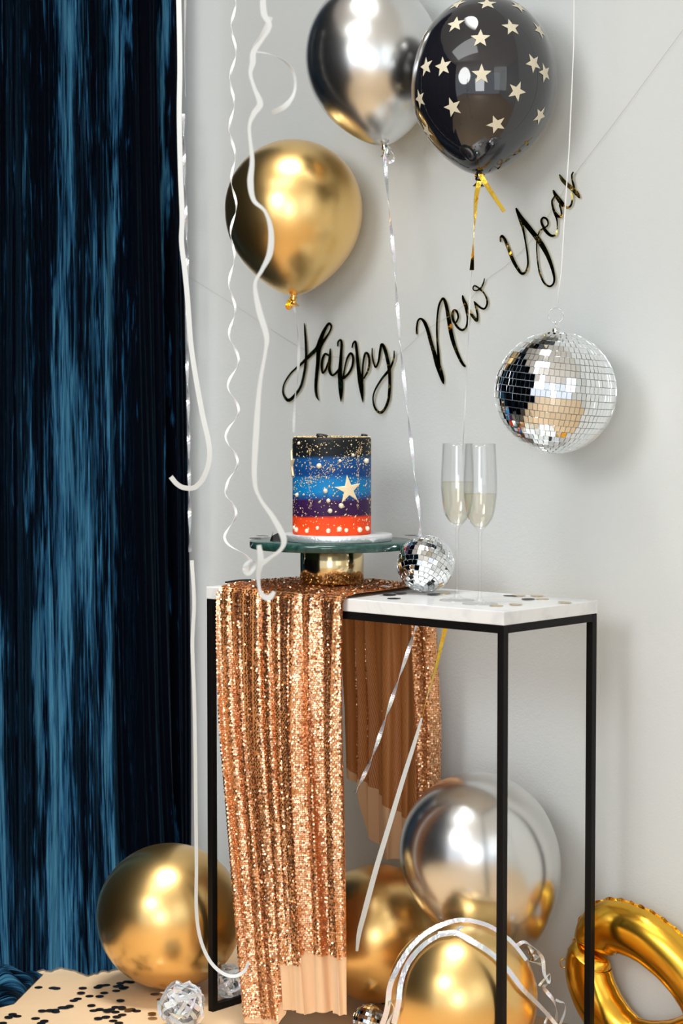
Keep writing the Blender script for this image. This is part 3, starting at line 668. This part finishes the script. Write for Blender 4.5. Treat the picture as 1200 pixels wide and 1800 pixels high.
# ------------------------------------------------------------ banner
def stroke(P, w, th, lift, vs, fs, conv):
    n = len(P); b = len(vs)
    L, Rr = [], []
    for i in range(n):
        t = P[min(i + 1, n - 1)] - P[max(i - 1, 0)]; t = t / (np.linalg.norm(t) + 1e-9); nn = np.array([-t[1], t[0]])
        L.append(P[i] + nn * w[i] / 2); Rr.append(P[i] - nn * w[i] / 2)
    for i in range(n):
        vs += [conv(*L[i], lift + th), conv(*Rr[i], lift + th), conv(*Rr[i], lift), conv(*L[i], lift)]
    for i in range(n - 1):
        for k in range(4): k2 = (k + 1) % 4; fs.append((b + 4 * i + k, b + 4 * i + k2, b + 4 * i + 4 + k2, b + 4 * i + 4 + k))
    fs += [(b, b + 3, b + 2, b + 1), (b + 4 * n - 4, b + 4 * n - 3, b + 4 * n - 2, b + 4 * n - 1)]
    for e, i in ((0, 0), (1, n - 1)):               # rounded ends
        c = len(vs); K = 10
        for k in range(K):
            a = 2 * math.pi * k / K; q = P[i] + w[i] / 2 * np.array([math.cos(a), math.sin(a)]); vs.append(conv(*q, lift + th)); vs.append(conv(*q, lift))
        fs.append(tuple(c + 2 * k for k in range(K)));
        for k in range(K): k2 = (k + 1) % K; fs.append((c + 2 * k, c + 2 * k2, c + 2 * k2 + 1, c + 2 * k + 1))
WORDS = {
 'happy': (490, 560, .175, [
  [(255,50,10),(262,130,20),(270,250,24),(272,400,26),(255,540,26),(220,680,26),(160,770,30),(100,820,34),(60,790,26),(40,730,18),(55,650,16),(110,560,18),(170,500,20),(230,450,26),(310,370,36),(380,300,40),(415,220,44),(445,140,36),(480,75,28),(505,50,26),(525,75,20),(515,120,18),(480,180,22),(430,250,36),(400,320,42),(390,450,38),(375,600,34),(370,700,30),(380,780,24),(402,822,6)],
  [(515,305,12),(512,380,28),(508,430,32),(505,490,30),(515,545,28),(540,570,22),(575,545,24),(612,500,24)],
  [(500,370,20),(465,355,22),(440,400,26),(430,470,26),(438,545,20),(468,515,22),(495,440,18)],
  [(590,275,14),(594,235,18),(620,214,20),(630,260,26),(624,340,28),(618,450,34),(612,540,44),(618,620,52),(622,700,50),(622,780,30),(622,835,6)],
  [(648,600,22),(655,530,16),(675,430,18),(700,370,22),(725,350,24),(745,395,24),(735,480,24),(700,550,24),(655,595,26)],
  [(735,290,14),(745,250,18),(768,232,22),(778,300,28),(788,400,32),(800,520,38),(820,640,52),(832,740,38),(838,800,20),(842,842,6)],
  [(836,630,24),(840,540,20),(848,430,20),(868,350,24),(895,360,24),(908,430,24),(895,520,22),(855,598,16)],
  [(937,300,12),(937,370,16),(950,440,18),(972,488,20),(1000,430,20),(1015,330,24),(1032,258,26),(1060,300,34),(1085,390,34),(1105,490,36),(1112,600,30),(1110,720,30),(1095,830,28),(1060,910,28),(1015,945,28),(965,900,22),(945,810,16),(965,720,18),(1030,610,22),(1095,530,28),(1135,460,22),(1155,390,18),(1157,325,10)]]),
 'new': (720, 480, .125, [
  [(97,850,28),(97,760,26),(115,670,26),(155,642,28),(205,690,46),(250,800,50),(290,950,50),(340,1120,56),(390,1280,76),(430,1400,70),(460,1500,52),(472,1555,16)],
  [(410,1290,40),(400,1130,36),(385,950,28),(380,760,28),(388,600,26),(412,450,30),(460,360,34),(495,400,44),(525,520,50),(548,650,58),(580,850,58),(630,1030,50),(700,1200,42),(745,1280,38),(772,1308,34)],
  [(655,690,24),(680,620,26),(662,545,30),(625,520,30),(598,565,34),(605,645,36),(640,720,34),(690,780,34),(745,800,32),(795,750,28),(812,640,30),(805,540,48),(785,450,54),(755,380,44),(742,320,22)],
  [(830,520,26),(872,590,40),(912,640,44),(942,670,34),(952,600,28),(932,500,28),(905,400,16)],
  [(905,400,16),(950,450,30),(1000,490,28),(1050,500,28),(1085,440,28),(1080,360,26),(1040,280,22),(990,230,30),(940,190,24),(905,180,22),(888,215,20),(908,245,18),(955,240,22),(1000,210,24),(1035,140,22),(1050,75,12)]]),
 'year': (870, 295, .13333, [
  [(70,970,20),(70,925,28),(92,900,34),(130,955,40),(180,1080,44),(230,1210,44),(290,1320,42),(350,1392,38),(400,1370,28),(430,1280,24),(425,1150,24),(400,980,22),(370,820,30),(335,690,50),(295,580,40),(278,540,26)],
  [(285,560,36),(340,660,60),(420,760,66),(500,860,64),(570,950,70),(640,1060,64),(700,1180,52),(750,1320,42),(778,1450,30),(765,1530,26),(710,1562,26),(640,1510,26),(585,1380,24),(560,1240,20),(548,1100,18),(548,960,20)],
  [(560,900,18),(590,830,20),(640,795,22),(690,760,20),(695,710,22),(670,668,28),(632,658,28),(608,695,30),(625,760,34),(665,830,42),(720,885,38),(770,895,30),(810,860,20),(820,770,16),(812,680,22),(790,610,34),(762,530,30),(748,440,22),(778,385,26)],
  [(768,302,26),(790,350,44),(840,420,58),(880,475,60),(892,500,40)],
  [(850,490,24),(872,580,24),(870,640,28),(830,640,38),(795,600,36)],
  [(850,95,20),(880,150,46),(930,205,54),(990,255,58),(1050,310,60),(1090,360,50),(1108,392,24)],
  [(1028,60,22),(1010,95,22),(1015,160,24),(1030,220,30),(1045,280,24)],
  [(1010,340,30),(1015,420,22),(1000,490,26),(960,525,28),(930,515,26),(890,490,24)]]),
}
bn = empty('happy_new_year_banner', atw(750, 600, 0), 'gold mirror script garland reading Happy New Year strung on the wall', 'banner')
for wn, (x0, y0, sc, st_) in WORDS.items():
    vs, fs = [], []
    def conv(x, y, h, x0=x0, y0=y0, sc=sc):
        X, Yy = x0 + x * sc, y0 + y * sc
        wob = .0011 * math.sin(X * .13 + Yy * .05) + .0008 * math.sin(Yy * .16 - X * .06)
        return atw(X, Yy, .006 + h + wob)
    for i, s in enumerate(st_):
        Q = crom(s, 6); stroke(Q[:, :2], Q[:, 2] , .0008, .00023 * i, vs, fs, conv)
    mesh_obj(f'word_{wn}', vs, fs, M['letter_gold'], bn, smooth=False)
sp_ = pw([(332, 487), (430, 548), (515, 604), (560, 622), (620, 630), (690, 628), (745, 583), (790, 555), (820, 532), (860, 488), (890, 466), (940, 415), (1000, 320), (1080, 215), (1150, 120), (1235, 5)], lambda x, y: atw(x, y, .0052))
tube('hanging_string', [Vector(p[:3]) for p in crom(sp_, 4)], .00032, M['string'], bn, 5)

# ------------------------------------------------------------ loose streamers
def streamer(name, pts, Y, width, m, label, tw=0., ph=0., f=None, n=8, group=None, cat='streamer', parent=None):
    if name == 'curly_streamer': pts = [(x, y, .85 + .28 * math.sin(i * 1.7)) for i, (x, y) in enumerate(pts)]
    o = ribbon(name, pw(pts, f or (lambda x, y: at(x, y, Y))), width, m, parent, tw, ph, n=n)
    if parent is None: recenter(o); tag(o, label, cat, group)
    return o
streamer('curly_streamer', [(462, -40), (463, 20), (474, 45), (462, 68), (446, 90), (444, 110), (440, 130), (447, 155), (457, 182), (446, 200), (438, 225), (443, 280), (440, 320), (446, 352), (466, 372), (476, 405), (474, 445), (460, 475), (448, 500), (455, 545), (468, 590), (466, 620), (456, 680), (450, 760), (447, 840), (456, 875), (480, 910), (498, 945), (494, 965), (475, 980), (458, 992)], 2.75, .0075, M['white_ribbon'], 'white curling streamer hanging in front of the upper gold balloon', .0, .15)
streamer('curly_streamer', [(476, 30), (462, 62), (446, 88), (470, 94), (495, 104), (513, 122), (519, 145), (515, 168), (500, 187), (478, 198)], 2.78, .0068, M['white_ribbon'], 'short white streamer curl branching near the top left of the silver balloon', .6, .0)
streamer('curly_streamer', [(455, 958), (458, 985), (454, 1010), (456, 1035), (463, 1048), (474, 1050), (482, 1040)], 2.75, .0075, M['white_ribbon'], 'white streamer end dangling before the sequin cloth below the stand', .0, .1)
streamer('curly_streamer', [(432, 1003), (434, 992), (444, 984), (448, 995), (436, 1006), (430, 996)], 2.72, .0095, M['white_ribbon'], 'small loose white streamer curl left of the cake stand foot', .6, .2)
pts = []
for i in range(70):
    y = -20 + i * 14.6; pts.append((409 + 9 * math.sin(i * 1.02) * (.5 + .7 * min(1, max(0, (y - 500) / 200))) + 2 * math.sin(i * .31) - (6 if 860 < y < 960 else 0) + max(0, y - 950) * .6, y))
pts = [p for p in pts if p[1] < 990]
streamer('thin_spiral_streamer', pts, 3.55, .0046, M['white_thread'], 'thin spiralling white streamer hanging left of the gold balloon', 11, 0, n=5)
streamer('wide_streamer', [(313, -40), (315, 40), (316, 120), (315, 200), (317, 300), (320, 380), (319, 425), (324, 470), (329, 520), (332, 560), (336, 610), (345, 670), (356, 730), (366, 775), (368, 805), (360, 835), (348, 852), (338, 858), (322, 857), (310, 850), (300, 838)], 3.1, .0078, M['white_ribbon'], 'white ribbon streamer hanging along the edge of the blue curtain', .0, .2)
streamer('wide_streamer', [(326, -40), (325, 60), (325, 170)], 3.75, .0045, M['white_ribbon'], 'short narrow white streamer high beside the curtain edge', .3, .2)
streamer('foil_streamer', [(322, 200), (324, 300), (328, 420), (330, 520), (329, 640), (331, 720), (332, 800), (333, 880), (334, 970)], 4.02, .0068, M['holo'], 'glittering foil streamer hanging in the shadow between curtain and wall', 5, 0, n=14)
streamer('trailing_streamer', [(337, 985), (341, 1060), (338, 1130), (341, 1220), (343, 1320), (344, 1420), (345, 1520), (345, 1600), (352, 1650), (368, 1688), (390, 1710), (412, 1716), (430, 1706), (437, 1690)], 3.25, .0062, M['white_ribbon'], 'long white streamer trailing past the left table leg to the floor balloon', .1, .2)
streamer('table_ribbon', [(732, 1098), (722, 1130), (705, 1180), (690, 1225), (678, 1260), (665, 1300), (650, 1340), (636, 1370), (622, 1396)], 3.4, .0070, M['holo'], 'twisted silver ribbon slanting across the underside cloth', 2.3, .6, n=12)
streamer('table_ribbon', [(784, 1098), (776, 1130), (768, 1165), (758, 1200), (748, 1235), (740, 1265)], 3.36, .0078, M['gold_ribbon'], 'shiny gold ribbon slanting down right of the underside cloth', .25, .2, n=12)
streamer('table_ribbon', [(741, 1262, .4), (730, 1300, .8), (708, 1370, 1), (684, 1450, 1.1), (660, 1530, 1.2), (640, 1605, 1.2), (631, 1640, 1.1), (627, 1672, .6)], 3.33, .0078, M['white_ribbon'], 'straight white ribbon slanting down to the hem of the sequin cloth', .05, .1)
# ribbons wound around the front gold balloon: laid on its surface
def wind(pts, name='wound_ribbon', w_=.0092, tw=.12, m='holo', off=.0035):
    out = []
    for x, y in pts:
        d = Vector(ray(x, y)); d.normalize(); oc = Vector(CC) - CG; b_ = oc.dot(d); c_ = oc.dot(oc) - (RG * 1.03 + off) ** 2; disc = b_ * b_ - c_
        if disc > 0: out.append(tuple(Vector(CC) + d * (-b_ - math.sqrt(disc))))
        else:
            q = Vector(CC) + d * (-b_); out.append(tuple(q))
    return ribbon(name, out, w_, M[m], TG, tw, .1, facing=(-.1, -1, .4), n=8)
wind([(668, 1812), (680, 1775), (685, 1735), (697, 1705), (718, 1670), (745, 1643), (778, 1625), (812, 1617), (850, 1624), (880, 1640), (905, 1662), (925, 1688)])
wind([(692, 1800), (700, 1765), (704, 1730), (716, 1695), (740, 1665), (770, 1645), (795, 1640), (812, 1628)])
wind([(770, 1643), (800, 1640), (830, 1655), (862, 1675), (890, 1702), (918, 1738), (945, 1765), (966, 1788), (985, 1812)])
wind([(672, 1800), (683, 1760), (692, 1776), (682, 1800), (694, 1815)], tw=.6, w_=.006)
fy = 3.27
streamer('wound_ribbon', [(893, 1650), (905, 1663), (922, 1683), (932, 1690), (952, 1696)], fy - .02, .0075, None or M['holo'], None, .4, parent=TG)
cr_ = streamer('curly_ribbon_bunch', [(908, 1662), (922, 1656), (940, 1668), (953, 1685), (956, 1710), (962, 1728), (955, 1735), (962, 1745), (972, 1758), (977, 1775), (976, 1812)], fy, .0066, M['holo'], 'crimped silver ribbon standing beside the front gold balloon', 1.4, .2)
streamer('crimped_strand', [(947, 1733), (956, 1722), (966, 1712), (965, 1728), (958, 1716)], fy, .004, M['holo'], None, .5, parent=TG)
streamer('crimped_strand', [(976, 1757), (984, 1761), (992, 1764), (992, 1780), (982, 1805)], fy + .01, .004, M['white_ribbon'], None, .5, parent=TG)
streamer('crimped_strand', [(957, 1800), (965, 1780), (960, 1795), (955, 1812)], fy + .01, .004, M['holo'], None, .5, parent=TG)

# ------------------------------------------------------------ number-shaped foil balloon
def foil_number():
    path = [(1047, 1667, .90), (1053, 1643, 1.0), (1076, 1628, 1.03), (1106, 1634, 1.04), (1142, 1652, 1.04), (1183, 1686, 1.02), (1217, 1726, 1.0), (1238, 1768, .95), (1236, 1805, .85), (1205, 1825, .8), (1165, 1832, .8), (1120, 1828, .85), (1085, 1806, .95), (1056, 1768, 1.0), (1038, 1726, 1.0), (1034, 1694, .97), (1045, 1670, .90)]
    P = crom(path, 12); N = len(P); seg = 40; vs, fs = [], []
    Q = np.array([atw(p[0], p[1], .052) for p in P]); wn = np.array([-AN[0], -AN[1], 0.])
    cen = np.array(atw(1150, 1740, .052)); t_ = empty('number_balloon', Vector((cen[0], cen[1], 0.)), 'gold foil number balloon leaning against the wall at the right', 'balloon')
    W_, T_ = .0440, .036
    seam_o, seam_i = [], []
    for i in range(N):
        tn = Q[min(i + 1, N - 1)] - Q[max(i - 1, 0)]; tn /= np.linalg.norm(tn)
        s = np.cross(tn, wn); s /= np.linalg.norm(s)
        if np.dot(s, Q[i] - cen) < 0: s = -s
        f = P[i][2]; e = min(i, N - 1 - i) / 6.
        if e < 1: f *= .80 + .20 * math.sqrt(e)
        if i in (0, N - 1): f *= .93
        if e < 2: s = s + .0
        for k in range(seg):
            a = 2 * math.pi * k / seg; ca, sa = math.cos(a), math.sin(a)
            edge = abs(ca) ** 14; puck = 1 + .012 * edge * math.sin(i * 1.25) * (ca > 0) + .010 * abs(ca) ** 4 * math.sin(i * .6)
            cw = math.copysign(abs(ca) ** .9, ca); sw = math.copysign(abs(sa) ** 1.15, sa)
            wr = .0012 * math.exp(-e) * math.sin(k * 1.9 + i)
            vs.append(Q[i] + s * (W_ * f * cw * puck) + wn * (T_ * (f if e >= 1 else f * (.35 + .65 * max(e, .0) ** .5)) * sw + wr))
        seam_o.append((Q[i] + s * W_ * f * .99, s, i)); seam_i.append((Q[i] - s * W_ * f * .99, -s, i))
    for i in range(N - 1):
        for k in range(seg): k2 = (k + 1) % seg; fs.append((i * seg + k, i * seg + k2, (i + 1) * seg + k2, (i + 1) * seg + k))
    fs.append(tuple(range(seg))[::-1]); fs.append(tuple((N - 1) * seg + k for k in range(seg)))
    mesh_obj('foil_tube', vs, fs, M['gold_foil'], t_)
    for nm, sm in (('outer_seam', seam_o), ('inner_seam', seam_i)):
        vs, fs = [], []
        for p, s, i in sm:
            wd = (.0036 + .0014 * math.sin(i * 1.25 + 1.2)) if nm == 'outer_seam' else .0012; dz = wn * (.0018 * math.sin(i * 1.25) if nm == 'outer_seam' else 0)
            vs += [p - s * .003 + wn * .0003, p + s * wd + dz, p - s * .003 - wn * .0003]
        for i in range(len(sm) - 1): fs += [(3 * i, 3 * i + 1, 3 * i + 4, 3 * i + 3), (3 * i + 1, 3 * i + 2, 3 * i + 5, 3 * i + 4)]
        mesh_obj(nm, vs, fs, M['gold_foil'], t_, smooth=False)
    q = atw(990, 1693, .052); tube('hanging_tab', [q + Vector((.006 * math.cos(a), 0, .008 * math.sin(a))) for a in np.linspace(0, 2 * math.pi, 17)], .0012, M['gold_foil'], t_, 6)
foil_number()

# ------------------------------------------------------------ shredded foil balls
def foil_ball(px, py, Y, rpx, label, seedv):
    r_ = random.Random(seedv); C = at(px, py, Y); R = rpx * Y / 3500; C.z = max(C.z, R + .002)
    t = empty('foil_ribbon_ball', C, label, 'decoration')
    for k in range(46):
        ax = Vector((r_.gauss(0, 1), r_.gauss(0, 1), r_.gauss(0, 1))).normalized(); s = ax.orthogonal().normalized(); q = ax.cross(s)
        r0 = R * r_.uniform(.45, .97); a0 = r_.uniform(0, 6.3); sp = r_.uniform(2.2, 4.5); off = ax * R * r_.uniform(-.25, .25)
        pts = []
        for j in range(7):
            a = a0 + sp * j / 6; rr = r0 * (1 + .20 * math.sin(j * 2.2 + k)); v = off + s * (rr * math.cos(a)) + q * (rr * math.sin(a)); v = v if v.length < R else v * (R / v.length); pts.append(tuple(C + v))
        ribbon('foil_strip', pts, .0078 * r_.uniform(.7, 1.15), M['holo' if k % 3 else 'white_ribbon'], t, r_.uniform(-.5, .5), r_.uniform(0, 3), facing=tuple(ax), n=2)
foil_ball(320, 1784, 3.45, 43, 'ball of curled silver foil ribbon on the floor by the left table leg', 4)
foil_ball(402, 1757, 3.62, 31, 'smaller silver foil ribbon ball behind the left table leg', 8)

# ------------------------------------------------------------ confetti
def disc_mesh(R, name):
    vs, fs = [], []; K = 20
    for z in (0, .0003):
        for k in range(K): vs.append((R * math.cos(2 * math.pi * k / K), R * math.sin(2 * math.pi * k / K), z))
    fs = [tuple(range(K))[::-1], tuple(range(K, 2 * K))] + [(k, (k + 1) % K, K + (k + 1) % K, K + k) for k in range(K)]
    me = bpy.data.meshes.new(name); me.from_pydata(vs, [], fs); return me
DM = {}
def confetti(p, R, mk, label, group, tilt=(0, 0)):
    key = (R, mk)
    if key not in DM: DM[key] = disc_mesh(R, 'confetti_disc'); DM[key].materials.append(M[mk])
    o = bpy.data.objects.new('confetti_disc', DM[key]); COL.objects.link(o); o.location = p; o.rotation_euler = (tilt[0], tilt[1], random.uniform(0, 6)); tag(o, label, 'confetti', group)
fl = [(290,195),(397,200),(425,205),(623,204),(610,242),(674,261),(785,238),(750,265),(735,198),(755,188),(800,178),(905,165),(900,185),(880,192),(925,208),(940,195),(875,222),(955,155),(985,160),(907,300),(585,281),(555,295),(688,334),(318,376),(375,374),(415,366),(420,380),(465,350),(495,350),(525,342),(705,370),(750,363),(800,370),(835,366),(810,380),(870,381),(870,346),(915,348),(920,358),(990,368),(1030,373),(920,403),(880,420),(797,422),(740,434),(852,447),(268,430),(333,452),(65,424),(95,404),(130,412),(20,466),(310,468),(895,468)]
for i, (zx, zy) in enumerate(fl):
    p = atz(zx * .23333, 1690 + zy * .23333, .0008); p.z = .0006 + .0004 * (i % 5)
    where, gname = (('at the bottom left corner of the beige floor', 'corner') if zx < 150 else
                    ('clustered at the left foot of the big gold floor balloon', 'balloon cluster') if zx > 830 and zy < 235 else
                    ('in the row nearest the blue curtain hem', 'curtain row') if zy < 270 else
                    ('in the diagonal trail on the left floor', 'left trail') if zx < 600 and zy < 400 else
                    ('in the middle row left of silver foil ball', 'middle row') if zy < 385 else
                    ('scattered along the bottom edge of the floor', 'front row'))
    confetti(p, .0078, 'conf_black', 'round black confetti disc ' + where, 'black confetti discs, ' + gname, (random.gauss(0, .01), random.gauss(0, .01)))
for (zx, zy) in ((965, 365), (1145, 392)):
    confetti(atz(zx * .23333, 1690 + zy * .23333, .003), .0078, 'conf_brown', 'brown confetti disc ' + ('among black ones left of the silver foil ball' if zx < 1000 else 'alone, touching the left side of the silver foil ball'), 'brown confetti discs on the floor')
for (x, y, lb) in ((272, 1748, 'just under the big gold floor balloon, upper of a pair'), (405, 1727, 'right of the left table leg, left one of two'), (421, 1722, 'touching the sequin cloth, right one of two'), (283, 1757, 'above the front silver foil ball, lower of a pair'), (268, 1790, 'left of the front silver foil ball at the bottom edge')):
    confetti(atz(x, y, .0012), .0085, 'conf_silver', 'silver confetti disc ' + lb, 'silver confetti discs on the floor')
LB = ['nearest the front edge below the small mirror ball', 'at the edge of the sequin cloth', 'overlapping left of the small mirror ball', 'leftmost right of the flutes', 'right of the flutes in the middle of the bare marble', 'directly under the small mirror ball']
for i, (x, y) in enumerate([(692, 1052), (684, 1046), (703, 1044), (896, 1047), (928, 1054), (762, 1046)]):
    confetti(atz(x, y, TTOP + .0005) + Vector((0, 0, .0008 * (i % 3))), .0115, 'conf_black', 'black confetti disc on marble, ' + LB[i], 'black confetti discs on the table', (random.gauss(0, .02), random.gauss(0, .02)))
LB = ['just right of the front flute foot', 'in front, right of the flutes', 'beside a black disc near the back edge', 'in the middle of the bare right part', 'farthest back on the right part', 'alone near the right corner', 'between small mirror ball and left flute']
for i, (x, y) in enumerate([(872, 1065), (906, 1063), (912, 1048), (953, 1053), (943, 1048), (992, 1060), (780, 1043)]):
    confetti(atz(x, y, TTOP + .0005) + Vector((0, 0, .0008 * (i % 3))), .0115, 'conf_gold', 'gold confetti disc on white marble, ' + LB[i], 'gold confetti discs on the table', (random.gauss(0, .02), random.gauss(0, .02)))
for i, (x, y, tl) in enumerate([(449, 946, (.05, .1)), (461, 942, (-.03, -.08)), (722, 941, (.0, .0))]):
    p = atz(x, y, ZD + .0135); confetti(p, .0115, 'conf_black', 'black confetti disc on the green cake stand, ' + ('at the left rim', 'second from the left rim', 'at the right rim')[i], 'black confetti discs on the cake stand', (0, 0) if i == 2 else (.02, .02 * i))
# a folded disc standing against the cake board
fv = [Vector((-.012, 0, 0)), Vector((.012, 0, 0)), Vector((.011, .004, .010)), Vector((.002, .006, .014)), Vector((-.008, .004, .009)), Vector((-.006, -.006, .017)), Vector((-.010, -.004, .004))]
p0 = atz(486, 951, ZD + .0132)
o = mesh_obj('folded_confetti', fv, [(0, 1, 2, 3, 4), (0, 6, 5), (0, 5, 4)], M['conf_black'], None, False); o.location = p0
sm = o.modifiers.new('solid', 'SOLIDIFY'); sm.thickness = .0003
tag(o, 'folded black foil confetti standing against the silver cake board', 'confetti')
o = ribbon('foil_strip_confetti', [tuple(p) for p in (un(front_u(396), -.001, TTOP + .010), un(front_u(405), .02, TTOP + .013), un(front_u(417), .035, TTOP + .014))], .0035, M['conf_black'], None); recenter(o)
tag(o, 'black foil confetti piece on the left edge of the sequin cloth', 'confetti')
confetti(atz(676, 1031, TTOP + .016), .0105, 'conf_silver', 'dark silver foil confetti disc on the sequin cloth beside the small mirror ball', None, (.2, .1))
